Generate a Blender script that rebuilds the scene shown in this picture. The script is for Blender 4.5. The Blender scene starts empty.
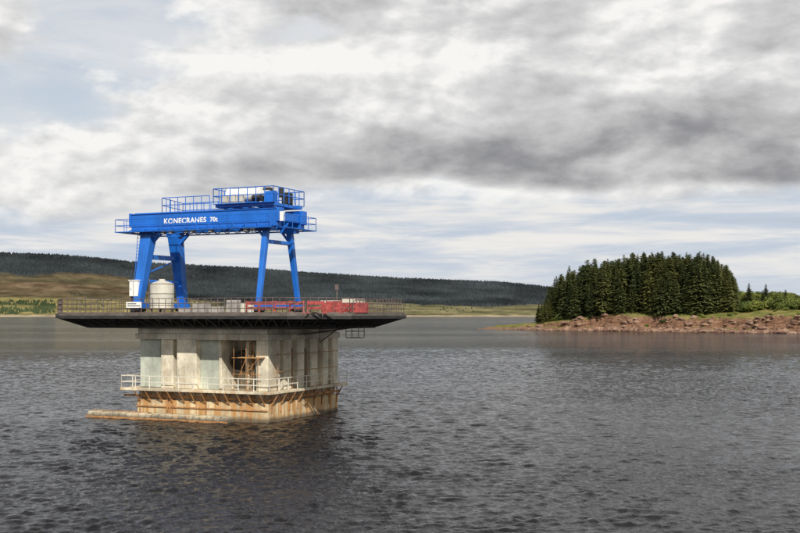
import bpy, bmesh, math, random
import numpy as np
from mathutils import Vector, Matrix, noise
random.seed(7); np.random.seed(7)
sc=bpy.context.scene
sc.view_settings.view_transform='Standard'; sc.view_settings.look='None'
sc.view_settings.exposure=0; sc.view_settings.gamma=1
COL=sc.collection
R3=math.radians

# ------------------------------------------------------------ node helpers
class NT:
    def __init__(s,nt): s.nt=nt; s.n=nt.nodes; s.l=nt.links
    def node(s,t,**k):
        n=s.n.new(t)
        for a,b in k.items(): setattr(n,a,b)
        return n
    def put(s,sock,v):
        if v is None: return
        if hasattr(v,'is_output') : s.l.new(v,sock)
        else: sock.default_value=v
    def m(s,op,a,b=None,c=None,clamp=False):
        n=s.node('ShaderNodeMath',operation=op,use_clamp=clamp)
        s.put(n.inputs[0],a); s.put(n.inputs[1],b); s.put(n.inputs[2],c)
        return n.outputs[0]
    def vm(s,op,a,b=None):
        n=s.node('ShaderNodeVectorMath',operation=op)
        s.put(n.inputs[0],a); s.put(n.inputs[1],b)
        return n.outputs[0]
    def noise(s,vec,scale,detail=4,rough=.55,dist=0,out=0):
        n=s.node('ShaderNodeTexNoise')
        s.put(n.inputs['Vector'],vec); n.inputs['Scale'].default_value=scale
        n.inputs['Detail'].default_value=detail; n.inputs['Roughness'].default_value=rough
        n.inputs['Distortion'].default_value=dist
        return n.outputs[out]
    def mix(s,f,a,b,bt='MIX'):
        n=s.node('ShaderNodeMix',data_type='RGBA',blend_type=bt)
        s.put(n.inputs[0],f); s.put(n.inputs[6],a); s.put(n.inputs[7],b)
        return n.outputs[2]
    def ss(s,v,a,b,lo=0.,hi=1.):
        n=s.node('ShaderNodeMapRange',interpolation_type='SMOOTHSTEP')
        s.put(n.inputs[0],v); s.put(n.inputs[1],a); s.put(n.inputs[2],b)
        s.put(n.inputs[3],lo); s.put(n.inputs[4],hi)
        return n.outputs[0]
    def scale(s,vec,v3):
        n=s.node('ShaderNodeMapping'); s.put(n.inputs[0],vec); n.inputs['Scale'].default_value=v3
        return n.outputs[0]
def C(r,g,b): return (r,g,b,1.)
def newmat(name):
    m=bpy.data.materials.new(name); m.use_nodes=True
    t=NT(m.node_tree); p=t.n['Principled BSDF']
    tc=t.node('ShaderNodeTexCoord')
    return m,t,p,tc.outputs['Object']
def simple(name,col,rough=.6,metal=0,var=.25,scale=1.5,dirt=None,bump=0.):
    m,t,p,oc=newmat(name)
    f=t.noise(oc,scale,6,.6)
    c2=tuple(x*(1-var) for x in col[:3])+(1,); c1=tuple(min(1,x*(1+var)) for x in col[:3])+(1,)
    c=t.mix(t.ss(f,.3,.7),c2,c1)
    if dirt:
        g=t.noise(t.scale(oc,(1,1,.25)),scale*2.3,5,.65)
        c=t.mix(t.ss(g,.55,.72,0,.7),c,dirt)
    t.put(p.inputs['Base Color'],c)
    p.inputs['Roughness'].default_value=rough; p.inputs['Metallic'].default_value=metal
    if bump:
        b=t.node('ShaderNodeBump'); b.inputs['Strength'].default_value=bump; b.inputs['Distance'].default_value=.05
        t.put(b.inputs['Height'],t.noise(oc,scale*6,6,.6)); t.put(p.inputs['Normal'],b.outputs[0])
    return m

def concrete(name,base,rust=.5,green=0.,thr=.5):
    m,t,p,oc=newmat(name)
    big=t.noise(oc,.35,5,.6); fine=t.noise(oc,4.,6,.65)
    st=t.noise(t.scale(oc,(1,1,.12)),1.3,5,.65); st2=t.noise(t.scale(oc,(1,1,.08)),3.5,4,.6)
    b=C(*base); d=C(*[x*.68 for x in base]); l=C(*[min(1,x*1.18) for x in base])
    c=t.mix(t.ss(big,.35,.65),d,l)
    c=t.mix(t.ss(fine,.45,.75,0,.35),c,C(.14,.12,.095))
    c=t.mix(t.ss(st2,.55,.75,0,.5),c,C(.15,.135,.10))
    if green: c=t.mix(green,c,C(.26,.32,.27))
    rr=t.m('MULTIPLY',t.ss(st,thr,thr+.16),rust)
    c=t.mix(rr,c,C(.42,.21,.06))
    g=t.node('ShaderNodeNewGeometry'); s=t.node('ShaderNodeSeparateXYZ'); t.l.new(g.outputs['Position'],s.inputs[0])
    wl=t.m('ADD',s.outputs[2],t.m('MULTIPLY',t.noise(oc,1.2,4),-.5))
    c=t.mix(t.ss(wl,-.1,.35,.8,0.),c,C(.05,.04,.03))
    t.put(p.inputs['Base Color'],c); p.inputs['Roughness'].default_value=.85
    bp=t.node('ShaderNodeBump'); bp.inputs['Strength'].default_value=.5; bp.inputs['Distance'].default_value=.04
    t.put(bp.inputs['Height'],t.m('ADD',fine,t.m('MULTIPLY',st,1.)))
    t.put(p.inputs['Normal'],bp.outputs[0])
    return m

# ------------------------------------------------------------ mesh helpers
class MB:
    def __init__(s): s.v=[]; s.f=[]
    def add(s,vs,fs):
        o=len(s.v); s.v+= [tuple(x) for x in vs]; s.f+=[tuple(i+o for i in f) for f in fs]
    def box(s,x0,x1,y0,y1,z0,z1):
        s.add([(x0,y0,z0),(x1,y0,z0),(x1,y1,z0),(x0,y1,z0),(x0,y0,z1),(x1,y0,z1),(x1,y1,z1),(x0,y1,z1)],
          [(0,3,2,1),(4,5,6,7),(0,1,5,4),(1,2,6,5),(2,3,7,6),(3,0,4,7)])
    def beam(s,p,q,w,h=None,w2=None,h2=None):
        h=h or w; w2=w2 or w; h2=h2 or h
        p=Vector(p);q=Vector(q); d=(q-p).normalized()
        up=Vector((0,0,1)) if abs(d.z)<.9 else Vector((0,1,0))
        a=d.cross(up).normalized(); b=a.cross(d).normalized()
        vs=[]
        for c,ww,hh in ((p,w,h),(q,w2,h2)):
            for i,j in ((-1,-1),(1,-1),(1,1),(-1,1)): vs.append(c+a*i*ww/2+b*j*hh/2)
        s.add(vs,[(0,1,2,3),(7,6,5,4),(0,4,5,1),(1,5,6,2),(2,6,7,3),(3,7,4,0)])
    def tube(s,p,q,r,n=6,r2=None):
        r2=r if r2 is None else r2
        p=Vector(p);q=Vector(q); d=(q-p).normalized()
        up=Vector((0,0,1)) if abs(d.z)<.9 else Vector((0,1,0))
        a=d.cross(up).normalized(); b=a.cross(d).normalized(); vs=[]
        for c,rr in ((p,r),(q,r2)):
            for i in range(n):
                t=2*math.pi*i/n; vs.append(c+a*math.cos(t)*rr+b*math.sin(t)*rr)
        fs=[(i,(i+1)%n,n+(i+1)%n,n+i) for i in range(n)]+[tuple(range(n))[::-1],tuple(range(n,2*n))]
        s.add(vs,fs)
    def obj(s,name,mat,parent=None,smooth=False,bevel=0,loc=None):
        me=bpy.data.meshes.new(name); me.from_pydata(s.v,[],s.f); me.update()
        bm=bmesh.new(); bm.from_mesh(me); bmesh.ops.recalc_face_normals(bm,faces=bm.faces); bm.to_mesh(me); bm.free()
        o=bpy.data.objects.new(name,me); COL.objects.link(o)
        if mat: me.materials.append(mat)
        if parent: o.parent=parent
        if loc: o.location=loc
        if smooth:
            me.polygons.foreach_set('use_smooth',[True]*len(me.polygons))
        if bevel:
            b=o.modifiers.new('bevel','BEVEL'); b.width=bevel; b.segments=2; b.limit_method='ANGLE'
        return o
def empty(name,loc=(0,0,0),rz=0,parent=None):
    e=bpy.data.objects.new(name,None); COL.objects.link(e); e.location=loc; e.rotation_euler=(0,0,rz)
    if parent: e.parent=parent
    return e
def railing(mb,pts,h,r=.035,step=1.5,mids=(.5,),closed=False,toe=None):
    P=[Vector(p) for p in pts]
    if closed: P.append(P[0])
    for a,b in zip(P[:-1],P[1:]):
        L=(b-a).length; n=max(1,round(L/step))
        for i in range(n+1):
            q=a.lerp(b,i/n); mb.tube(q,q+Vector((0,0,h)),r,5)
        for k in (1.,)+tuple(mids):
            mb.tube(a+Vector((0,0,h*k)),b+Vector((0,0,h*k)),r,5)
        if toe: mb.beam(a+Vector((0,0,toe/2)),b+Vector((0,0,toe/2)),.03,toe)

# ------------------------------------------------------------ materials
M_up=concrete('concrete_upper',(.60,.56,.46),.3,.0,.58)
M_pier=concrete('concrete_pier',(.70,.64,.50),.4,0,.55)
M_green=concrete('concrete_panel_green',(.54,.56,.48),.15,.25,.6)  # panel concrete with an even greenish tint
M_base=concrete('concrete_stained',(.62,.49,.30),.9,0,.43)
M_boom=concrete('concrete_blocks',(.58,.51,.37),.45,0,.5)
M_dark=simple('dark_steel',C(.022,.021,.021),.7,0,.4,1.2,C(.06,.035,.02))
M_black=simple('painted_interior_shade',C(.02,.018,.016),.9,0,.3)  # near-black colour standing in for shade inside openings and pipe
M_rust=simple('rusty_steel',C(.36,.18,.07),.8,0,.35,2,C(.14,.06,.03))
M_blue=simple('blue_paint',C(.010,.13,.52),.4,0,.14,.5,C(.010,.08,.30))
M_white=simple('white_paint',C(.78,.78,.75),.5,0,.06,1,C(.45,.42,.36))
M_cream=simple('cream_paint',C(.52,.50,.43),.6,0,.12,1,C(.35,.31,.24))
M_rail=simple('galvanised_rail',C(.13,.10,.09),.6,.2,.3,2)
M_railw=simple('pale_rail',C(.66,.63,.54),.6,0,.15,2,C(.35,.2,.1))
M_silver=simple('silver_drum',C(.68,.69,.70),.4,.3,.1,2)
M_red=simple('red_barrier',C(.33,.06,.055),.7,0,.4,1.6,C(.42,.22,.21))
M_deck=simple('deck_plate',C(.10,.09,.08),.8,0,.25,1)

# ------------------------------------------------------------ TOWER
F=(-12,101,0); RZ=-math.atan2(.411,.912)
tower=empty('valve_tower',F,RZ)
b=MB(); b.box(-14.6,0,0,13.8,-4,1.75); b.obj('base_plinth',M_base,tower,bevel=.06)
b=MB(); b.box(-14.35,-.25,.25,13.55,1.75,2.62); b.obj('base_upper_band',concrete('concrete_band',(.58,.50,.37),.75,0,.46),tower,bevel=.04)
b=MB(); b.box(-15.9,.75,-.95,14.6,2.62,2.86); b.obj('walkway_slab',concrete('walkway_concrete',(.62,.55,.41),.55,0,.48),tower,bevel=.03)
b=MB()
b.beam((-16,-.16,2.1),(.3,-.16,2.1),.12,.2); b.beam((.17,-.3,2.1),(.17,13.9,2.1),.12,.2)
b.beam((-14.7,-.08,1.1),(-.0,-.08,1.1),.1,.1)
for i in range(12):
    x=-14.2+i*1.27+random.uniform(-.1,.1)
    b.beam((x,-.02,1.5),(x,-.9,2.58),.09,.09); b.beam((x,-.05,.5 if i%3==0 else 1.5),(x,-.05,2.6),.09,.09)
for i in range(9):
    y=.6+i*1.6
    b.beam((.03,y,1.5),(.7,y,2.58),.09,.09); b.beam((.06,y,.9),(.06,y,2.6),.09,.09)
b.tube((-11.,-.12,-1),(-11.,-.12,2.6),.09); b.tube((-10.7,-.12,-1),(-10.7,-.12,2.6),.07)
b.obj('rusty_beams',M_rust,tower)
b=MB()
b.box(-14.2,-5.2,1.1,13.4,2.86,7.5); b.box(-5.2,-.55,3.2,13.4,2.86,7.5)
b.obj('core_walls',M_up,tower)
b=MB(); b.box(-14.5,-12.1,.35,1.098,2.86,7.5); b.box(-7.7,-5.5,.55,1.098,2.86,7.5); b.box(-2.6,-1.3,1.9,3.198,2.86,7.0)
b.obj('wall_panels',M_green,tower,bevel=.03)
b=MB()
for x0,x1,y0 in ((-11.9,-10.5,.1),(-9.9,-7.7,-.15),(-5.5,-5.2,.3),(-1.25,0,0)): b.box(x0,x1,y0,1.2 if x0<-5 else 2.2,2.86,7.5)
b.box(-2.9,-2.6,.9,1.4,2.86,7.5)
for y0,y1 in ((2.9,4.3),(5.4,6.8),(8.0,9.4),(10.6,11.7),(12.5,13.8)): b.box(-.9,-.0,y0,y1,2.86,7.5)
b.obj('piers',M_pier,tower,bevel=.05)
b=MB()
b.box(-14.7,.15,-.2,13.95,7.5,8.05); b.box(-14.5,-.1,.0,13.75,8.05,8.7)
b.obj('roof_slab',concrete('concrete_roof',(.66,.61,.49),.4,0,.54),tower,bevel=.05)
b=MB()
for yy in (4.85,7.4): b.box(-.56,-.5,yy-.45,yy+.45,3.0,6.6)
b.obj('opening_shade_panels',M_black,tower)  # thin black panels on the solid wall stand in for shaded openings
b=MB(); n=28; ro,ri=1.0,.86; cx,cz,y0,y1=-4.05,5.5,1.5,3.2
for i in range(n):
    a0,a1=2*math.pi*i/n,2*math.pi*(i+1)/n
    q=lambda r,a,y:(cx+r*math.cos(a),y,cz+r*math.sin(a))
    b.add([q(ro,a0,y0),q(ro,a1,y0),q(ri,a1,y0),q(ri,a0,y0),q(ro,a0,y1),q(ro,a1,y1),q(ri,a1,y1),q(ri,a0,y1)],
      [(0,1,2,3),(0,4,5,1),(3,2,6,7),(4,7,6,5)])
b.obj('draw_off_pipe',simple('pipe_iron',C(.05,.035,.025),.9,0,.4,2,C(.12,.06,.03)),tower)
b=MB(); b.tube((cx,1.7,cz),(cx,1.8,cz),.86,24); b.obj('pipe_shade_disc',M_black,tower)  # black disc paints the darkness inside the pipe mouth
b=MB()
for x in (-3.2,-1.9,-.6):
    for y in (-.7,.6): b.tube((x,y,2.86),(x,y,7.3 if x<-1 else 6.4),.03)
for z in (4.4,5.9): b.tube((-3.4,-.7,z),(-.2,-.7,z),.03); b.tube((-3.4,.6,z),(-.2,.6,z),.03)
b.tube((-3.2,-.7,3),(-1.9,-.7,5.9),.03); b.tube((-1.9,-.7,4.4),(-.6,-.7,5.9),.03)
for x in (-2.0,-1.55): b.tube((x,-.5,2.86),(x,.1,7.3),.03)
for i in range(14):
    k=i/14; b.tube((-2.0,-.5+.6*k,3+4.3*k),(-1.55,-.5+.6*k,3+4.3*k),.022)
for i in range(5):
    y=1+i*2.7; b.tube((.45,y,2.86),(.45,y,6.6),.03)
b.tube((.45,.6,4.6),(.45,13,4.6),.03); b.tube((.45,.6,6.2),(.45,13,6.2),.03)
b.obj('scaffold',M_rust,tower)
b=MB(); b.box(-2.8,-.3,-.7,.55,5.9,5.96); b.obj('scaffold_boards',simple('boards',C(.4,.25,.1),.8),tower)
b=MB()
railing(b,[(.65,14.5,2.86),(.65,-.85,2.86),(-15.8,-.85,2.86),(-15.8,6,2.86)],1.15,.045,1.7,(.5,))
b.obj('walkway_railing',M_railw,tower)
boom=empty('concrete_fender',F,RZ)
b=MB()
for i in range(21):
    x=-19.1+i*.76; h=.55+random.uniform(-.05,.05)
    b.box(x+.05,x+.69,-1.9,-.6,-.9,h-.12); b.box(x+.1,x+.64,-1.8,-.7,h-.12,h)
b.obj('blocks',M_boom,boom,bevel=.03)
b=MB(); b.box(-19.2,-3.1,-1.98,-1.92,-.7,.16); b.tube((-19,-1.2,.62),(-12,-1.2,.62),.04)
b.obj('fender_beam',M_rust,boom)

# ------------------------------------------------------------ DECK (part of tower)
DX,DY=-8.5,6.6; HA,HB,CH=16.7,10.2,4.2
def outl(i,z):
    a,c,k=HA-i,HB-i,CH-i*.586
    return [(DX+x,DY+y,z) for x,y in ((a,-c+k),(a,c-k),(a-k,c),(-a+k,c),(-a,c-k),(-a,-c+k),(-a+k,-c),(a-k,-c))]
def prism(b,i0,z0,i1,z1,cap0=True,cap1=True):
    a=outl(i0,z0); c=outl(i1,z1); N=8
    b.add(a+c,([tuple(range(N))[::-1]] if cap0 else [])+([tuple(range(N,2*N))] if cap1 else [])+[(i,(i+1)%N,N+(i+1)%N,N+i) for i in range(N)])
b=MB(); prism(b,0,9.74,0,9.93); b.obj('deck_plate',M_deck,tower)
b=MB(); prism(b,2.9,8.55,2.5,8.8,True,False); prism(b,3.3,8.8,3.3,9.74,False,False)
for i,z,h in ((.08,9.6,.26),(2.6,8.85,.3),(1.3,9.25,.1)):
    p=outl(i,z)
    for k in range(8): b.beam(p[k],p[(k+1)%8],.12,h)
pa,pb,pc=outl(2.7,8.75),outl(.1,9.6),outl(1.4,9.2)
for k in range(8):
    A0,A1=Vector(pa[k]),Vector(pa[(k+1)%8]); B0,B1=Vector(pb[k]),Vector(pb[(k+1)%8]); n=max(2,round((B1-B0).length/1.4))
    for j in range(n):
        b.beam(A0.lerp(A1,j/n),B0.lerp(B1,j/n),.1,.2); b.beam(A0.lerp(A1,j/n),B0.lerp(B1,(j+1)/n),.06,.06)
        q=B0.lerp(B1,j/n); r=A0.lerp(A1,j/n); b.beam(r,(r.x,r.y,9.7),.1,.1)
b.obj('deck_steelwork',M_dark,tower)
b=MB(); railing(b,outl(.25,9.93),1.4,.035,.7,(.35,.68),True,.15); b.obj('deck_railing',M_rail,tower)
b=MB()
for x in (5.3,6.6):
    b.tube((x,5.2,7.7),(x,5.2,8.8),.04); b.tube((x,6.4,7.7),(x,6.4,8.8),.04); b.tube((x,5.2,7.7),(x,6.4,7.7),.04)
for y in(5.2,6.4): b.tube((5.3,y,7.7),(6.6,y,7.7),.04); b.tube((5.3,y,8.3),(6.6,y,8.3),.04); b.tube((.1,y,7.9),(5.3,y,8.6),.05)
b.tube((2.2,5.8,7.2),(4.4,5.8,8.7),.05); b.tube((2.2,5.8,7.2),(2.2,5.8,8.7),.05)
b.obj('hanging_cradle',M_rail,tower)

def XL(px,Y):   # local X of a picture column for a given local Y, used to choose deck positions
    k=(px-400)/1111; return (k*(101+.912*Y)+12-.411*Y)/(.912+.411*k)
def place(name,X,Y):
    e=empty(name); e.location=Vector(F)+Matrix.Rotation(RZ,3,'Z')@Vector((X,Y,9.93)); e.rotation_euler=(0,0,RZ); return e
tank=place('water_tank',XL(162,1.5),1.5)
b=MB(); b.tube((0,0,.5),(0,0,2.9),1.15,28); b.tube((0,0,2.9),(0,0,3.2),1.15,28,.35); b.tube((0,0,3.2),(0,0,3.35),.3,12)
b.obj('tank_shell',M_cream,tank)
b=MB()
for z in (.8,1.9,2.85): b.tube((0,0,z),(0,0,z+.05),1.17,28)
for i in range(4):
    t=math.pi/4+i*math.pi/2; b.beam((math.cos(t),math.sin(t),0),(math.cos(t),math.sin(t),.6),.15)
b.tube((-1.3,-.3,0),(-1.3,-.3,3.4),.05)
b.obj('tank_bands_and_feet',M_rail,tank)
e=place('control_cabinet',XL(136,1.2),1.2)
b=MB(); b.box(-.5,.5,-.4,.4,1.7,3.2); b.box(-.57,.57,-.47,.47,3.2,3.3); b.obj('cabinet_body',M_white,e,bevel=.02)
b=MB(); b.box(-.02,.02,-.415,-.4,1.75,3.15); b.box(-.35,-.3,-.43,-.4,2.3,2.5); b.box(-.5,-.4,-.3,.3,0,1.7); b.box(.4,.5,-.3,.3,0,1.7); b.obj('cabinet_trim',M_rail,e)
e=place('safety_barrier',0,-2.4)
b=MB(); x=XL(247,-2.4); xe=XL(335,-2.4)
while x<xe-.6:
    wd=random.uniform(1.2,1.7); dy=random.uniform(-.15,.15)
    for z,hh in ((.95,.3),(.5,.22)): b.beam((x,dy,z),(x+wd,dy,z),.06,hh)
    for q in (x,x+wd): b.beam((q,dy,0),(q,dy,1.15),.07,.07); b.beam((q,dy-.3,.04),(q,dy+.3,.04),.1,.08)
    x+=wd+random.choice((.08,.1,.5))
b.obj('barrier_panels',M_red,e)
e=place('storage_container',XL(345,3),3)
b=MB(); b.box(-1.8,1.8,-1.2,1.2,.1,1.0)
for i in range(14): b.box(-1.75+i*.25,-1.63+i*.25,-1.26,-1.2,.15,.95)
b.obj('container_body',M_red,e)
b=MB(); b.box(-1.85,-.3,-1.25,1.25,1.0,1.2); b.box(.2,1.5,-1.0,1.0,1.0,1.35); b.obj('container_load',M_cream,e)
e=place('equipment_stack',XL(210,-1),-1)
b=MB(); b.box(-1.6,-.2,-.5,.5,0,1.0); b.box(.1,1.3,-.4,.4,0,.65); b.box(2,3.1,-.4,.4,0,1.25); b.box(-3.3,-2,-.4,.4,0,.55); b.obj('crates',simple('crate_grey',C(.30,.28,.26),.7),e,bevel=.03)
b=MB(); b.tube((3.6,0,0),(3.6,0,1.0),.3,14); b.tube((4.3,.1,0),(4.3,.1,1.0),.3,14); b.obj('drums',M_cream,e)
e=place('warning_sign',XL(136,-3.4),-3.72)
b=MB(); b.box(-.85,.85,-.03,.03,.55,1.1); b.obj('sign_board',M_white,e)
b=MB(); b.box(-.7,.7,-.036,-.031,.7,.78); b.box(-.7,.3,-.036,-.031,.88,.96); b.obj('sign_marks',M_dark,e)
b=MB(); b.tube((-.8,.07,0),(-.8,.07,1.1),.03); b.tube((.8,.07,0),(.8,.07,1.1),.03); b.obj('sign_posts',M_rail,e)
e=place('signal_post',XL(337,4),4)
b=MB(); b.tube((0,0,0),(0,0,2.6),.05,8); b.box(-.15,.15,-.1,.1,2.2,2.7); b.obj('post',M_rail,e)

# ------------------------------------------------------------ CRANE
crane=empty('gantry_crane'); crane.location=Vector(F)+Matrix.Rotation(RZ,3,'Z')@Vector((-8.94,4.75,9.93)); crane.rotation_euler=(0,0,RZ)
G=2.2; XA,XB=-8.0,8.6
b=MB()
for sy in (-1,1):
    y=sy*G
    b.box(XA,XB,y-.42,y+.42,8.25,9.75)
    b.box(XA,XB,y-.52,y+.52,9.75,9.83); b.box(XA,XB,y-.52,y+.52,8.17,8.25)
    b.box(XA+.1,XB-.1,y-.05,y+.05,9.83,9.95)
    b.box(XA-.25,XA,y-.5,y+.5,8.6,9.9); b.box(XB,XB+.25,y-.5,y+.5,8.6,9.9)
    for x in (-6.2,7.2): b.box(x-.8,x+.8,y-.5,y+.5,7.8,8.17)
b.box(XA,XA+.6,-G+.42,G-.42,8.7,9.5); b.box(XB-.65,XB,-G+.42,G-.42,8.7,9.5)
b.obj('main_girders',M_blue,crane,bevel=.03)
b=MB()
for sy in (-1,1):
    b.beam((-6.2,sy*G,7.9),(-6.35,sy*3.7,.95),1.3,1.0,.8,.7)
    b.beam((7.2,sy*G,7.9),(7.3,sy*3.7,.95),.55,.55,.42,.42)
b.box(-6.9,-5.8,-4.2,4.2,.55,1.1); b.box(7.0,7.6,-4.2,4.2,.55,1.05)
b.beam((-6.25,-2.7,5.6),(-6.25,2.7,5.6),.4,.45); b.beam((-6.3,-3.2,3.2),(-6.3,3.2,3.2),.3,.3)
b.beam((-6.2,-3.1,3.8),(-6.2,2.6,5.5),.14,.14)
b.beam((7.2,-2.5,6.8),(7.2,2.5,6.8),.3,.35)
b.beam((-6.0,-G,6.8),(-4.6,-G,8.1),.3,.3); b.beam((-6.0,G,6.8),(-4.6,G,8.1),.3,.3)
b.beam((7.0,-G,7.1),(6.2,-G,8.1),.2,.2); b.beam((7.0,G,7.1),(6.2,G,8.1),.2,.2)
b.obj('legs_and_sill_beams',M_blue,crane,bevel=.03)
b=MB()
for x in (-6.35,7.3):
    for y in (-3.7,3.7):
        b.box(x-.3,x+.3,y-.9,y+.9,.25,.56)
        for dy in (-.55,.55): b.tube((x-.15,y+dy,.25),(x+.15,y+dy,.25),.25,14)
b.obj('bogies',M_dark,crane)
b=MB()
for x in (-6.35,7.3): b.box(x-.1,x+.1,-7,8,.0,.04)
b.obj('runway_rails',M_rail,crane)
b=MB()
b.box(XA-1.4,XB-.2,-G-1.25,-G-.56,8.0,8.08); b.box(XA-1.4,XB+.9,G+.56,G+1.25,8.0,8.08)
b.box(XA-1.4,XA-.3,-G-.5,G+.5,8.0,8.08); b.box(XB+.3,XB+.9,-G-.5,G+.5,8.0,8.08)
for i in range(11):
    x=-7.8+i*1.6; b.beam((x,-G-.45,8.3),(x,-G-1.2,8.03),.08,.08)
b.obj('walkways',M_blue,crane)
b=MB()
railing(b,[(XB-.2,-G-1.2,8.08),(XA-1.35,-G-1.2,8.08),(XA-1.35,G+1.2,8.08)],1.2,.035,1.4,(.5,))
railing(b,[(XB+.85,-G-.5,8.08),(XB+.85,G+1.2,8.08),(XA-1.35,G+1.2,8.08)],1.2,.035,1.4,(.5,))
railing(b,[(-4.3,-G-.45,9.83),(1.2,-G-.45,9.83)],1.45,.04,.9,(.5,))
railing(b,[(-5.6,G+.45,9.83),(1.2,G+.45,9.83)],1.45,.04,.9,(.5,))
railing(b,[(-4.3,-G-.45,9.83),(-5.6,G+.45,9.83)],1.45,.04,1.2,(.5,))
b.obj('crane_railings',M_blue,crane)
b=MB()
TX0,TX1=1.8,8.4
b.box(TX0,TX1,-G-.35,-G+.35,10.1,10.45); b.box(TX0,TX1,G-.35,G+.35,10.1,10.45)
for x in (TX0+.1,3.6,6.0,TX1-.4): b.box(x-.18,x+.18,-G+.35,G-.35,10.1,10.4)
b.box(6.6,7.4,-1.4,-.4,10.45,11.6); b.box(5.9,6.3,.5,1.4,10.45,11.9)
b.obj('trolley_frame',M_blue,crane,bevel=.03)
b=MB()
railing(b,[(TX0,-G-.7,10.45),(TX1,-G-.7,10.45),(TX1,G+.7,10.45),(TX0,G+.7,10.45)],1.4,.045,1.0,(.5,),True)
b.box(TX0,TX1,-G-.75,-G-.36,10.37,10.43); b.box(TX0,TX1,G+.36,G+.75,10.37,10.43)
b.obj('trolley_railing',M_blue,crane)
b=MB()
b.tube((2.0,-.2,11.45),(5.4,-.2,11.45),.62,24); b.tube((5.5,-.4,11.5),(6.5,-.4,11.5),.3,16)
b.obj('hoist_drum',M_silver,crane)
b=MB()
for x in (1.9,5.3): b.tube((x,-.2,11.45),(x+.12,-.2,11.45),.74,24)
for i in range(21): b.tube((2.15+i*.15,-.2,11.45),(2.21+i*.15,-.2,11.45),.645,24)
b.obj('drum_flanges',M_white,crane)
b=MB()
b.tube((5.4,-1.6,10.95),(6.3,-1.6,10.95),.3,14); b.box(7.3,7.9,.5,1.6,10.45,11.6)
b.box(5.6,6.3,-.1,.5,10.45,12.1); b.tube((7.0,.9,11.2),(7.0,.9,12.1),.25,12)
for x in (2.1,5.2): b.box(x-.1,x+.1,-.6,.2,10.45,10.9)
b.obj('motors',M_dark,crane)
b=MB()
for x in (2.2,3.1,3.95): b.box(x,x+.7,-2.3,-1.95,10.45,11.25)
b.obj('control_boxes',M_cream,crane,bevel=.02)
b=MB()
for x in (-4.6,-3.7,-2.0,-1.2,.9,4.8,5.6): b.box(x,x+.4,-G-.2,-G+.2,7.85,8.12)
b.box(8.9,9.3,-G-.4,-G-.1,8.6,9.5)
b.obj('floodlights',M_white,crane)
b=MB()
for i in range(13):
    x=-7+i*1.1
    for k in range(6):
        a=(x+k*.18,-G-.8,7.85-.25*math.sin(math.pi*k/6)); c=(x+(k+1)*.18,-G-.8,7.85-.25*math.sin(math.pi*(k+1)/6)); b.tube(a,c,.03,5)
b.tube((-8,-G-.8,7.88),(8,-G-.8,7.88),.04)
for y in (-.3,.3): b.tube((3.6,y,10.4),(3.6,y,8.4),.03)
b.box(3.4,3.8,-.4,.4,7.95,8.5)
b.obj('festoon_and_hook',M_dark,crane)
def text(s,x,z,size,name):
    cu=bpy.data.curves.new(name,'FONT'); cu.body=s; cu.size=size; cu.extrude=.006; cu.offset=.02; cu.space_character=1.08
    o=bpy.data.objects.new(name,cu); COL.objects.link(o); o.parent=crane
    o.location=(x,-G-.44,z); o.rotation_euler=(math.pi/2,0,0); cu.materials.append(M_white); return o
text('KONECRANES',-4.1,8.75,.72,'lettering'); text('70t',1.25,8.8,.6,'load_rating')
b=MB()
for dx in (-.2,.2): b.tube((-7.1+dx,-3.4,.2),(-7.0+dx,-2.6,8.1),.035)
for i in range(24):
    k=i/24; b.tube((-7.3+.1*k,-3.4+.8*k,.3+7.8*k),(-6.9+.1*k,-3.4+.8*k,.3+7.8*k),.025)
b.obj('ladder',M_blue,crane)

# ------------------------------------------------------------ WATER
m_w,t,p,oc=newmat('lake_water')
g=t.node('ShaderNodeNewGeometry').outputs['Position']
s_=t.node('ShaderNodeSeparateXYZ'); t.l.new(g,s_.inputs[0])
patch=t.noise(t.scale(g,(.004,.016,1)),1.,5,.62)
fine=t.noise(t.scale(g,(3.6,2.6,1)),1.,4,.6,.4)
mid=t.noise(t.scale(g,(1.0,.55,1)),1.,3,.6,.5)
w2=t.noise(t.scale(g,(.30,.16,1)),1.,2,.5,.4)
far=t.ss(s_.outputs[1],60.,260.)
h=t.m('ADD',t.m('MULTIPLY',fine,.16),t.m('MULTIPLY',t.m('ADD',t.m('MULTIPLY',mid,2.3),t.m('MULTIPLY',w2,2.3)),far))
bp=t.node('ShaderNodeBump'); t.put(bp.inputs['Strength'],t.ss(patch,.42,.62,1.,.5)); bp.inputs['Distance'].default_value=1.
t.put(bp.inputs['Height'],h); t.put(p.inputs['Normal'],bp.outputs[0])
p.inputs['Base Color'].default_value=C(.009,.0085,.010); p.inputs['Roughness'].default_value=.08; p.inputs['IOR'].default_value=1.32
lake=empty('lake_water')
b=MB(); S=14000; b.add([(-S,-2000,-.3),(S,-2000,-.3),(S,S,-.3),(-S,S,-.3)],[(0,1,2,3)]); b.obj('open_water',m_w,lake)
step=.0024; nr=int(math.log(400/38)/step); nc=840
D=38*np.exp(np.arange(nr)*step); AZ=np.linspace(-R3(27),R3(27),nc)
DD,AA=np.meshgrid(D,AZ,indexing='ij'); WX=DD*np.sin(AA); WY=DD*np.cos(AA); WZ=np.zeros_like(WX)
rs=np.random.RandomState(3)
def lowf(scale,seed):
    r=np.random.RandomState(seed); z=np.zeros_like(WX)
    for _ in range(9):
        a=r.uniform(0,6.28); k=6.28/scale*r.uniform(.5,1.6); z+=np.sin(k*(WX*math.cos(a)+WY*math.sin(a)*.7)+r.uniform(0,6.28))
    return z/3
grp=[np.clip(1+.5*lowf(5,s),.2,2.1) for s in (1,2,3)]
gust=np.clip(1+.22*lowf(90,9),.6,1.4)
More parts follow.
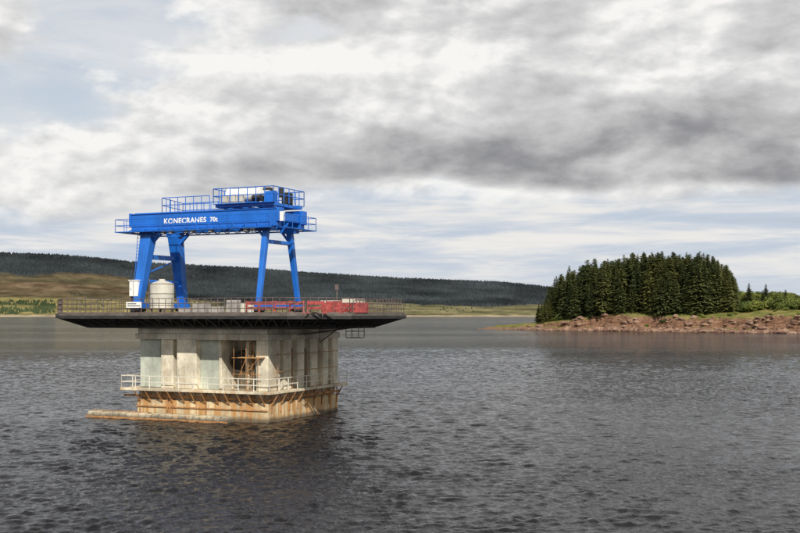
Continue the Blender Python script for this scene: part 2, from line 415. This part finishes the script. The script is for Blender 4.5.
for i in range(84):
    lam=0.34*(2.1/.34)**(rs.uniform(0,1)**.9); k=6.2832/lam
    th=R3(-72)+rs.normal(0,.62); ph=rs.uniform(0,6.28)
    sl=.038 if lam<1.2 else .026
    amp=sl/k
    att=np.clip((lam/(DD*step)-2.0)/2.0,0,1)
    arg=k*(WX*math.cos(th)+WY*math.sin(th))+ph
    WZ+=amp*att*grp[i%3]*(np.sin(arg)+.18*np.sin(2*arg+.6))
WZ*=gust
WZ=WZ-.30*np.clip((DD-330)/70,0,1)
me=bpy.data.meshes.new('wind_waves'); co=np.stack([WX,WY,WZ],-1).reshape(-1,3).astype(np.float32)
I,J=np.meshgrid(np.arange(nr-1),np.arange(nc-1),indexing='ij'); a=(I*nc+J).ravel()
qd=np.stack([a,a+1,a+nc+1,a+nc],-1).astype(np.int32)[:,::-1]
me.vertices.add(len(co)); me.vertices.foreach_set('co',co.ravel())
me.loops.add(qd.size); me.loops.foreach_set('vertex_index',np.ascontiguousarray(qd).ravel())
me.polygons.add(len(qd)); me.polygons.foreach_set('loop_start',np.arange(len(qd),dtype=np.int32)*4); me.polygons.foreach_set('loop_total',np.full(len(qd),4,np.int32))
me.update(calc_edges=True); me.polygons.foreach_set('use_smooth',np.ones(len(qd),bool))
if me.polygons[0].normal.z<0: me.flip_normals()
me.materials.append(m_w)
o=bpy.data.objects.new('wind_waves',me); COL.objects.link(o); o.parent=lake

# ------------------------------------------------------------ FAR HILLS
prof=[(-900,262),(-400,250),(0,257),(60,258),(100,261),(130,264),(200,267),(250,269),(300,273),(350,276),(400,279),(450,281),(500,283),(540,287),(580,292),(640,296),(800,299),(1000,290),(1700,285)]
px=[a for a,_ in prof]; py=[c for _,c in prof]
def ridge(az):
    x=400+1111*math.tan(az); return (313-np.interp(x,px,py))/1111, x
def hill_h(az,D):
    R,x=ridge(az)
    t=(D-3250)/1650
    n=noise.fractal(Vector((D*math.sin(az)/500,D*math.cos(az)/500,3)),1,2,5)
    if t<0: return -6+6*max(0,1+t*8)
    if t<1:
        f=.07*min(1,t*8)+.93*(t**1.15)*(1+.16*n*(1-t)); 
        return .8+(R*D+9)*min(f,1.0)
    return (R*D+10)*(1-.35*min(1,(t-1)))
na,nd=420,70
V=[];Fc=[]
for i in range(na+1):
    az=math.radians(-58+116*i/na)
    for j in range(nd+1):
        D=3050+ (j/nd)**1.2*3400
        V.append((D*math.sin(az),D*math.cos(az),hill_h(az,D)))
for i in range(na):
    for j in range(nd):
        a=i*(nd+1)+j; Fc.append((a,a+nd+1,a+nd+2,a+1))
def forest_mask(az,D):
    R,x=ridge(az); t=(D-3250)/1650
    n=noise.fractal(Vector((D*math.sin(az)/420,D*math.cos(az)/420,9)),1,2,4)
    n2=noise.fractal(Vector((D*math.sin(az)/1400,D*math.cos(az)/500,19)),1,2,3)
    if x<130: lim=.72+(130-x)/1400
    else: lim=np.interp(x,[130,200,300,345,560],[.55,.25,.12,.36,.3])
    return t-lim+.20*n+.12*n2
cols=np.zeros((len(V),4),dtype=np.float32)
for k,v in enumerate(V):
    az=math.atan2(v[0],v[1]); D=math.hypot(v[0],v[1]); R,x=ridge(az)
    f=forest_mask(az,D); t=(D-3250)/1650
    nn=.5+noise.fractal(Vector((v[0]/160,v[1]/90,2)),1,2,4)*.9
    nn2=.5+noise.fractal(Vector((v[0]/500,v[1]/200,8)),1,2,3)*.9
    if x<200:
        moor=np.array((.125,.09,.058))*(.5+.9*nn); moor=moor*(1-.55*min(1,max(0,nn2)))+np.array((.07,.082,.045))*.5*min(1,max(0,nn2))
        if t<.3: moor=np.array((.22,.19,.08))*(.6+.7*nn)
    else:
        moor=np.array((.17,.155,.085))*(.6+.7*nn)
    if t<.03: moor=np.array((.38,.31,.22))
    fo=np.array((.036,.042,.047))*(.8+.4*nn)  # aerial haze put into the forest colour as a blue-grey tint
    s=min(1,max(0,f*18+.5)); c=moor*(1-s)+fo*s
    cols[k]=(*np.clip(c,0,1),1)
me=bpy.data.meshes.new('hills'); me.from_pydata(V,[],Fc); me.update()
ca=me.color_attributes.new('Col','FLOAT_COLOR','POINT'); ca.data.foreach_set('color',cols.ravel())
me.polygons.foreach_set('use_smooth',[True]*len(me.polygons))
hills=bpy.data.objects.new('hills',me); COL.objects.link(hills)
m,t,p,oc=newmat('hill_cover')
at=t.node('ShaderNodeVertexColor',layer_name='Col')
nz=t.noise(t.scale(oc,(.02,.012,.02)),1,6,.7)
t.put(p.inputs['Base Color'],t.mix(1.,at.outputs[0],t.mix(t.ss(nz,.3,.7),C(.55,.55,.55),C(1.3,1.3,1.25)),'MULTIPLY'))
p.inputs['Roughness'].default_value=1; p.inputs['Specular IOR Level'].default_value=0
me.materials.append(m)
pts=[]; tries=0
while len(pts)<34000 and tries<200000:
    tries+=1
    az=math.radians(random.uniform(-30,30)); D=3250+1750*random.random()**.8
    if forest_mask(az,D)>.02: pts.append((az,D,1.))
for _ in range(900):
    az=math.atan((random.uniform(-60,55)-400)/1111); D=3290+random.random()*330
    if noise.noise(Vector((az*60,D/90,0)))>-.15: pts.append((az,D,.9))
for _ in range(500):
    az=math.atan((random.choice([random.gauss(90,12),random.gauss(450,40),random.gauss(205,20)])-400)/1111); D=3400+random.random()*500
    if noise.noise(Vector((az*90,D/90,4)))>.05: pts.append((az,D,.6))
vs=[];fs=[];cc=[]
for az,D,s in pts:
    x,y=D*math.sin(az),D*math.cos(az); z=hill_h(az,D)
    hh=random.uniform(6,11)*s; r=random.uniform(4,6.5)*s; o=len(vs); a0=random.random()*6
    for q in range(5): vs.append((x+r*math.cos(a0+q*1.2566),y+r*math.sin(a0+q*1.2566),z-1))
    vs.append((x,y,z+hh))
    for q in range(5): fs.append((o+q,o+(q+1)%5,o+5))
    big=.85+.6*noise.fractal(Vector((x/220,y/300,6)),1,2,3)
    g=random.uniform(.8,1.2)*big; base=(.036*g,.043*g,.048*g,1) if s==1. else (.05*g,.068*g,.034*g,1)  # far conifers carry painted haze as blue in their base colour
    cc+= [base]*6
me=bpy.data.meshes.new('distant_forest'); me.from_pydata(vs,[],fs); me.update()
ca=me.color_attributes.new('Col','FLOAT_COLOR','POINT'); ca.data.foreach_set('color',np.array(cc,dtype=np.float32).ravel())
o=bpy.data.objects.new('distant_forest',me); COL.objects.link(o)
m2,t,p,oc=newmat('distant_conifers'); at=t.node('ShaderNodeVertexColor',layer_name='Col'); t.put(p.inputs['Base Color'],at.outputs[0]); p.inputs['Roughness'].default_value=1; p.inputs['Specular IOR Level'].default_value=0
me.materials.append(m2)

# ------------------------------------------------------------ HEADLAND
poly=np.array([(52,724),(75,690),(94,662),(120,640),(144,622),(175,590),(200,556),(260,500),(350,440),(620,400),(620,900),(300,830),(180,780),(110,752),(70,738)],float)
def sdist(X,Y):
    P=np.stack([X,Y],-1); d=np.full(X.shape,1e9); inside=np.zeros(X.shape,bool)
    n=len(poly)
    for i in range(n):
        a=poly[i]; c=poly[(i+1)%n]; e=c-a; w=P-a
        tt=np.clip((w@e)/(e@e),0,1); dd=np.hypot(*(np.moveaxis(w-tt[...,None]*e,-1,0)))
        d=np.minimum(d,dd)
        cond=((a[1]>Y)!=(c[1]>Y))&(X<(c[0]-a[0])*(Y-a[1])/(c[1]-a[1]+1e-9)+a[0])
        inside^=cond
    return np.where(inside,d,-d)
def headh(X,Y):
    X=np.asarray(X,float);Y=np.asarray(Y,float)
    d=sdist(X,Y)
    def nf(sx,o,k): return np.array([noise.fractal(Vector((x/sx,y/sx,o)),1,2,k) for x,y in zip(X.ravel(),Y.ravel())]).reshape(X.shape)
    nz=nf(14,1,5); n2=nf(60,5,3); n3=nf(4,7,4)
    d=d+nz*5+n3*1.0
    bank=np.interp(X,[52,94,130,170,200,300],[.8,2.6,4.9,5.8,8.6,10.5])*(1+.18*n2)
    s1=np.clip((d-4)/6,0,1); s1=s1*s1*(3-2*s1)
    zz=bank*s1; led=1.3; fr=zz/led-np.floor(zz/led); zz=np.where((s1>0)&(s1<1),(np.floor(zz/led)+np.clip(fr*2.2-.5,0,1))*led,zz)
    z=np.where(d<0,d*.3,np.minimum(d,5)*.16)+zz+np.clip(d-10,0,60)*np.interp(X,[60,120,300],[.01,.07,.13])
    z+=7*np.exp(-((X-152)/45)**2-((Y-672)/40)**2)*s1
    z+=n3*.45*np.clip(d/3,0,1)*(1-.6*s1)+n2*.6*s1
    return z
st=1.7
xs=np.arange(36,500,st); ys=np.arange(410,850,st)
XX,YY=np.meshgrid(xs,ys,indexing='ij'); ZZ=headh(XX,YY)
V=np.stack([XX,YY,ZZ],-1).reshape(-1,3); ny=len(ys); keep=(ZZ>-3)
Fc=[]
for i in range(len(xs)-1):
    for j in range(ny-1):
        if keep[i,j] or keep[i+1,j] or keep[i,j+1] or keep[i+1,j+1]:
            a=i*ny+j; Fc.append((a,a+ny,a+ny+1,a+1))
me=bpy.data.meshes.new('headland_terrain'); me.from_pydata(V.tolist(),[],Fc); me.update()
me.polygons.foreach_set('use_smooth',[True]*len(me.polygons))
o=bpy.data.objects.new('headland_terrain',me); COL.objects.link(o)
m,t,p,oc=newmat('headland_ground'); me.materials.append(m)
gn=t.node('ShaderNodeNewGeometry'); s=t.node('ShaderNodeSeparateXYZ'); t.l.new(gn.outputs['Normal'],s.inputs[0]); s2=t.node('ShaderNodeSeparateXYZ'); t.l.new(gn.outputs['Position'],s2.inputs[0])
na_=t.noise(oc,.12,6,.65); nb=t.noise(oc,.6,6,.7)
lay=t.noise(t.scale(oc,(.15,.15,1.6)),1,5,.7)
grass=t.mix(t.ss(na_,.35,.65),C(.12,.15,.035),C(.30,.25,.085))
rock=t.mix(t.ss(lay,.35,.65),C(.19,.088,.055),C(.37,.225,.14)); rock=t.mix(t.ss(nb,.47,.66,0,.9),rock,C(.06,.042,.032))
sand=t.mix(t.ss(nb,.35,.65),C(.33,.21,.135),C(.16,.10,.07))
f=t.ss(t.m('ADD',s.outputs[2],t.m('MULTIPLY',t.m('SUBTRACT',nb,.5),.45)),.72,.90)
c=t.mix(f,rock,grass)
c=t.mix(t.ss(t.m('ADD',s2.outputs[2],t.m('MULTIPLY',na_,1.5)),1.2,2.2,1.,0.),c,sand)
t.put(p.inputs['Base Color'],c); p.inputs['Roughness'].default_value=1; p.inputs['Specular IOR Level'].default_value=.1
bp=t.node('ShaderNodeBump'); bp.inputs['Distance'].default_value=1.4; t.put(bp.inputs['Height'],t.m('ADD',nb,lay)); t.put(p.inputs['Normal'],bp.outputs[0])
ico=bmesh.new(); bmesh.ops.create_icosphere(ico,subdivisions=2,radius=1); iv=[v.co.copy() for v in ico.verts]; iff=[tuple(v.index for v in f.verts) for f in ico.faces]; ico.free()
b=MB(); seg=poly[:10]
cand=[]
for _ in range(1500):
    i=random.choices(range(1,9),weights=[1,2,3,4,5,6,6,4])[0]; a,c=seg[i],seg[i+1]; k=random.random(); q=a+(c-a)*k
    e=(c-a)/np.linalg.norm(c-a); nrm=np.array((-e[1],e[0])); 
    off=abs(random.gauss(0,5))-1.5
    cand.append(q+nrm*off)
cand=np.array(cand); cz=headh(cand[:,0],cand[:,1])
for (x,y),z in zip(cand,cz):
    if z<-.8: continue
    r=random.choice([.5,.6,.8,1.,1.4,1.8])*random.uniform(.7,1.2); sd=random.random()*50
    sx,sy,sz=random.uniform(.9,1.9),random.uniform(.8,1.3),random.uniform(.45,.75)
    vs=[(x+v.x*r*sx*(1+.45*noise.noise(v*1.4+Vector((sd,0,0)))),y+v.y*r*sy*(1+.45*noise.noise(v*1.4+Vector((sd,9,0)))),z+v.z*r*sz*(1+.4*noise.noise(v*1.7+Vector((sd,0,5))))) for v in iv]
    b.add(vs,iff)
m,t,p,oc=newmat('red_rock'); nn=t.noise(oc,.25,5,.6); n2=t.noise(oc,1.5,5,.7)
t.put(p.inputs['Base Color'],t.mix(t.ss(n2,.4,.7),t.mix(t.ss(nn,.4,.6),C(.17,.085,.058),C(.34,.22,.15)),C(.075,.05,.038))); p.inputs['Roughness'].default_value=1
b.obj('shore_rocks',m)

# ------------------------------------------------------------ TREES
def leafmat(name,c1,c2,br):
    m,t,p,oc=newmat(name)
    at=t.node('ShaderNodeVertexColor',layer_name='Col'); oi=t.node('ShaderNodeObjectInfo')
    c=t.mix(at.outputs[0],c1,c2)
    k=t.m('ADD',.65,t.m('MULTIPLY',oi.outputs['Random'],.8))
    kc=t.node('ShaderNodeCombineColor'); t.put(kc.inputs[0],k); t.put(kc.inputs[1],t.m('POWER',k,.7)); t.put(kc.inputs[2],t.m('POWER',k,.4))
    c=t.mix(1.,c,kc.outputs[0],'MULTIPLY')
    t.put(p.inputs['Base Color'],c); p.inputs['Roughness'].default_value=.9; p.inputs['Specular IOR Level'].default_value=.15
    tr=t.node('ShaderNodeBsdfTranslucent'); t.put(tr.inputs[0],c); mx=t.node('ShaderNodeMixShader'); mx.inputs[0].default_value=br
    out=t.n['Material Output']; t.l.new(p.outputs[0],mx.inputs[1]); t.l.new(tr.outputs[0],mx.inputs[2]); t.l.new(mx.outputs[0],out.inputs[0])
    return m
M_leaf=leafmat('spruce_needles',C(.050,.066,.026),C(.26,.28,.095),.25)
M_bush=leafmat('bush_leaves',C(.08,.11,.03),C(.28,.33,.09),.3)
M_bark=simple('bark',C(.09,.065,.045),.9)
def spruce(seed):
    rnd=random.Random(seed); vs=[];fs=[];cc=[];mi=[]
    n=8
    for z,r in ((0,.012),(.5,.007),(.97,.001)):
        for i in range(n): vs.append((r*math.cos(i*.785),r*math.sin(i*.785),z)); cc.append(.2)
    for k in range(2):
        for i in range(n): fs.append((k*n+i,k*n+(i+1)%n,(k+1)*n+(i+1)%n,(k+1)*n+i)); mi.append(1)
    z=.05; R=rnd.uniform(.14,.20); ph=rnd.random()*6
    lop=[rnd.uniform(.7,1.25) for _ in range(8)]; pw=rnd.uniform(.5,.85)
    while z<.985:
        nb=int(11 if z<.75 else 8)
        tier=rnd.uniform(.75,1.15)
        for i in range(nb):
            a=ph+i*6.283/nb+rnd.uniform(-.3,.3)
            prof=min(1.,(1.02-z)**pw*1.25)*(.8 if z<.12 else 1)*tier
            L=R*prof*rnd.uniform(.6,1.18)*lop[int((a%6.283)/.786)%8]
            if rnd.random()<.1: continue
            tone=rnd.uniform(.05,.85)
            dr=L*rnd.uniform(.1,.5)*(1 if z<.8 else -.3)
            zz=z+rnd.uniform(-.008,.008)
            ca,sa=math.cos(a),math.sin(a)
            for q in range(6):
                k0=(q+.2)/6*.95; rr=L*k0; cz_=zz-dr*k0**1.5
                w=L*.34*(1.15-k0)+.006
                ang=a+rnd.uniform(-.9,.9)
                cx,cy=ca*rr,sa*rr
                ln=L*.42*rnd.uniform(.7,1.2)+.008
                ex,ey=cx+math.cos(ang)*ln,cy+math.sin(ang)*ln; ez=cz_-ln*rnd.uniform(-.1,.5)
                px_,py_=-math.sin(ang)*w*.5,math.cos(ang)*w*.5
                o=len(vs); tl=rnd.uniform(-.3,.3)*w
                vs+= [(cx+px_,cy+py_,cz_+tl),(cx-px_,cy-py_,cz_-tl),(ex,ey,ez)]
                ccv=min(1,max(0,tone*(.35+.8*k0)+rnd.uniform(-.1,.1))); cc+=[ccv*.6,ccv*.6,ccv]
                fs.append((o,o+1,o+2)); mi.append(0)
        z+=.021*(1.15-.45*z)*rnd.uniform(.8,1.3); ph+=rnd.random()*2
    o=len(vs); vs+=[(.006,0,.95),(-.004,.005,.95),(-.004,-.005,.95),(0,0,1.0)]; cc+=[.4]*4; fs+=[(o,o+1,o+3),(o+1,o+2,o+3),(o+2,o,o+3)]; mi+=[0]*3
    me=bpy.data.meshes.new('spruce_mesh'); me.from_pydata(vs,[],fs); me.update()
    ca=me.color_attributes.new('Col','FLOAT_COLOR','POINT'); ca.data.foreach_set('color',np.repeat(np.array(cc,dtype=np.float32),4))
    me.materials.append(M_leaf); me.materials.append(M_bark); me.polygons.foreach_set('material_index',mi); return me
SP=[spruce(s) for s in range(9)]
grove=empty('conifer_plantation')
tp=[(530,320),(537,303),(545,290),(553,280),(562,271),(575,264),(590,260),(620,255),(660,251),(700,253),(715,257),(728,266),(737,282),(745,300)]
cand=[]
for gx in np.arange(80,215,4.6):
    for gy in np.arange(628,735,4.9):
        x=gx+random.uniform(-2.2,2.2); y=gy+random.uniform(-2.2,2.2)
        pxx=400+1111*x/y
        if pxx<538 or pxx>736: continue
        cand.append((x,y,pxx))
A=np.array(cand); dd=sdist(A[:,0],A[:,1]); HH=headh(A[:,0],A[:,1]); cnt=0
for (x,y,pxx),d,z in zip(cand,dd,HH):
    if d<13+7*noise.noise(Vector((x/10,y/10,0))): continue
    if y>725: continue
    top=10+(313-np.interp(pxx,[a for a,_ in tp],[c for _,c in tp]))/1111*y
    h=(top-z)*(random.uniform(.78,.97) if random.random()<.88 else random.uniform(.97,1.05))
    if d<24: h*=random.uniform(.55,.95)
    if h<4: continue
    o=bpy.data.objects.new('spruce',random.choice(SP)); COL.objects.link(o); o.parent=grove
    w=h*random.uniform(.95,1.4) if h>20 else h*1.35
    o.location=(x,y,z-.4); o.scale=(w,w,h); o.rotation_euler=(random.uniform(-.03,.03),random.uniform(-.03,.03),random.random()*6.28); cnt+=1
print('trees',cnt)
def bush(seed):
    rnd=random.Random(seed); vs=[];fs=[];cc=[]
    lobes=[(rnd.uniform(-.45,.45),rnd.uniform(-.45,.45),rnd.uniform(.25,.7),rnd.uniform(.25,.42)) for _ in range(8)]
    for lx,ly,lz,lr in lobes:
        tone=rnd.uniform(.15,.8)
        for _ in range(110):
            d=Vector((rnd.gauss(0,1),rnd.gauss(0,1),rnd.gauss(0,1))).normalized(); r=lr*rnd.uniform(.6,1.08)
            c=Vector((lx,ly,lz))+d*r
            if c.z<0: continue
            a=Vector((rnd.gauss(0,1),rnd.gauss(0,1),rnd.gauss(0,1))).normalized()*.07; e=d.cross(a).normalized()*.07
            o=len(vs); vs+=[tuple(c+a),tuple(c-a+e*.4),tuple(c-a*.3-e),tuple(c+e)]; fs+=[(o,o+1,o+2),(o,o+2,o+3)]
            k=min(1,max(0,tone+rnd.uniform(-.2,.2))); cc+=[k]*4
    me=bpy.data.meshes.new('bush_mesh'); me.from_pydata(vs,[],fs); me.update()
    ca=me.color_attributes.new('Col','FLOAT_COLOR','POINT'); ca.data.foreach_set('color',np.repeat(np.array(cc,dtype=np.float32),4))
    me.materials.append(M_bush); return me
BU=[bush(s) for s in range(5)]
bs=empty('bushes')
def scatter(n,xr,yr,hr,cond):
    q=[(random.uniform(*xr),random.uniform(*yr)) for _ in range(n)]; A=np.array(q); z=headh(A[:,0],A[:,1]); d=sdist(A[:,0],A[:,1])
    for (x,y),zz,di in zip(q,z,d):
        if not cond(x,y,di): continue
        h=random.uniform(*hr); o=bpy.data.objects.new('bush',random.choice(BU)); COL.objects.link(o); o.parent=bs
        o.location=(x,y,zz-.3); o.scale=(h*1.3,h*1.3,h); o.rotation_euler=(0,0,random.random()*6.28)
scatter(600,(175,330),(560,690),(3,6.5),lambda x,y,d: d>36 and noise.noise(Vector((x/25,y/25,3)))>-.25 and 400+1111*x/y>698)
scatter(300,(95,330),(480,700),(1.0,2.6),lambda x,y,d: 8<d<38)
scatter(60,(85,100),(660,690),(2,4),lambda x,y,d: d>10)
for x,y,h in ((205,628,11),(222,640,9),(214,650,12),(201,640,14)):
    z=float(headh(np.array([x]),np.array([y]))[0]); o=bpy.data.objects.new('spruce',SP[0]); COL.objects.link(o); o.parent=grove; o.location=(x,y,z-.3); o.scale=(h*1.3,h*1.3,h)

# ------------------------------------------------------------ SKY + SUN
SE=R3(37); sd=Vector((.22,-.97,0)).normalized()
az=math.atan2(sd.x,sd.y)
w=bpy.data.worlds.new('World'); sc.world=w; w.use_nodes=True; t=NT(w.node_tree); bg=t.n['Background']
sky=t.node('ShaderNodeTexSky',sky_type='NISHITA'); sky.sun_disc=False; sky.sun_elevation=SE; sky.sun_rotation=az; sky.air_density=1; sky.dust_density=1.5
D0=t.node('ShaderNodeTexCoord').outputs['Generated']; s=t.node('ShaderNodeSeparateXYZ'); t.l.new(D0,s.inputs[0]); X,Y,Z=s.outputs
azn=t.m('ARCTAN2',X,Y); el=Z
P=t.scale(D0,(1,1,2.0))
wn=t.vm('SUBTRACT',t.noise(P,5,2,.5,out=1),(.5,.5,.5)); wv=t.node('ShaderNodeVectorMath',operation='SCALE'); t.l.new(wn,wv.inputs[0]); wv.inputs['Scale'].default_value=.05
Pw=t.vm('ADD',P,wv.outputs[0])
n1=t.noise(Pw,5.,8,.53)
n1u=t.noise(t.vm('ADD',Pw,(-.02,0,.05)),5.,6,.48)
n2=t.noise(Pw,15,6,.55); n2u=t.noise(t.vm('ADD',Pw,(-.008,0,.014)),15,6,.55)
lit=t.m('ADD',t.m('MULTIPLY',t.m('SUBTRACT',n1,n1u),2.0),t.m('MULTIPLY',t.m('SUBTRACT',n2,n2u),.9))
wob=t.m('MULTIPLY',t.m('SUBTRACT',t.noise(P,3,3,.5),.5),.08)
elw=t.m('ADD',el,wob)
low=t.ss(elw,.105,.120); high=t.ss(elw,.128,.182,1.,0.)
side=t.ss(azn,-.28,.12,.08,1.)
dark=t.m('MULTIPLY',t.m('MULTIPLY',low,high),side)
shade=t.m('ADD',.83,lit)
shade=t.m('ADD',shade,t.m('MULTIPLY',t.m('SUBTRACT',n1,.5),-.5))
shade=t.m('SUBTRACT',shade,t.m('MULTIPLY',dark,.48))
shade=t.m('ADD',shade,t.ss(el,.3,.7,0.,-.42),clamp=True)
rp=t.node('ShaderNodeValToRGB'); t.l.new(shade,rp.inputs[0]); cr=rp.color_ramp
cr.elements[0].position=0; cr.elements[0].color=C(.20,.205,.22)
cr.elements[1].position=1; cr.elements[1].color=C(.93,.92,.90)
for pz,cl in ((.3,C(.33,.33,.345)),(.55,C(.50,.50,.505)),(.78,C(.68,.68,.68))):
    e=cr.elements.new(pz); e.color=cl
cl10=t.vm('MULTIPLY',rp.outputs[0],(10,10,10))
ns=t.noise(t.scale(D0,(3,3,30)),1.7,6,.6,.3)
lowc=t.mix(t.ss(ns,.40,.64),C(5.4,6.1,7.1),C(8.5,8.3,8.0))
lowc=t.mix(t.ss(ns,.30,.42,.5,0.),lowc,C(4.8,5.1,5.5))
vn=t.noise(t.scale(D0,(2,2,8)),2.2,6,.6,.4)
veil=t.mix(t.ss(vn,.3,.65,.5,.92),sky.outputs[0],C(7.5,7.6,7.8))
cover=t.ss(t.m('ADD',n1,t.m('ADD',t.m('MULTIPLY',dark,.3),t.m('MULTIPLY',t.ss(azn,-.38,.0,0,1.),.09))),.42,.50)
up=t.mix(cover,veil,cl10)
fin=t.mix(t.ss(t.m('ADD',elw,t.m('MULTIPLY',t.m('SUBTRACT',n2,.5),.05)),.09,.112),lowc,up)
hz=t.mix(t.ss(el,.0,.06,.7,0.),fin,C(6.3,6.7,7.2))
t.put(bg.inputs['Color'],hz); bg.inputs['Strength'].default_value=.1
L=bpy.data.lights.new('sun','SUN'); L.energy=5.0; L.angle=R3(.5); L.color=(1,.94,.84)
so=bpy.data.objects.new('sun',L); COL.objects.link(so)
dirv=Vector((sd.x*math.cos(SE),sd.y*math.cos(SE),math.sin(SE))); so.rotation_euler=dirv.to_track_quat('Z','Y').to_euler(); so.location=(0,0,200)

# ------------------------------------------------------------ CAMERA
cd=bpy.data.cameras.new('camera'); cam=bpy.data.objects.new('camera',cd); COL.objects.link(cam)
cd.lens=50; cd.sensor_width=36; cam.location=(0,0,10); cam.rotation_euler=(math.pi/2,0,0)
cd.shift_y=(313-266.5)/800; cd.clip_start=.5; cd.clip_end=30000
sc.camera=cam
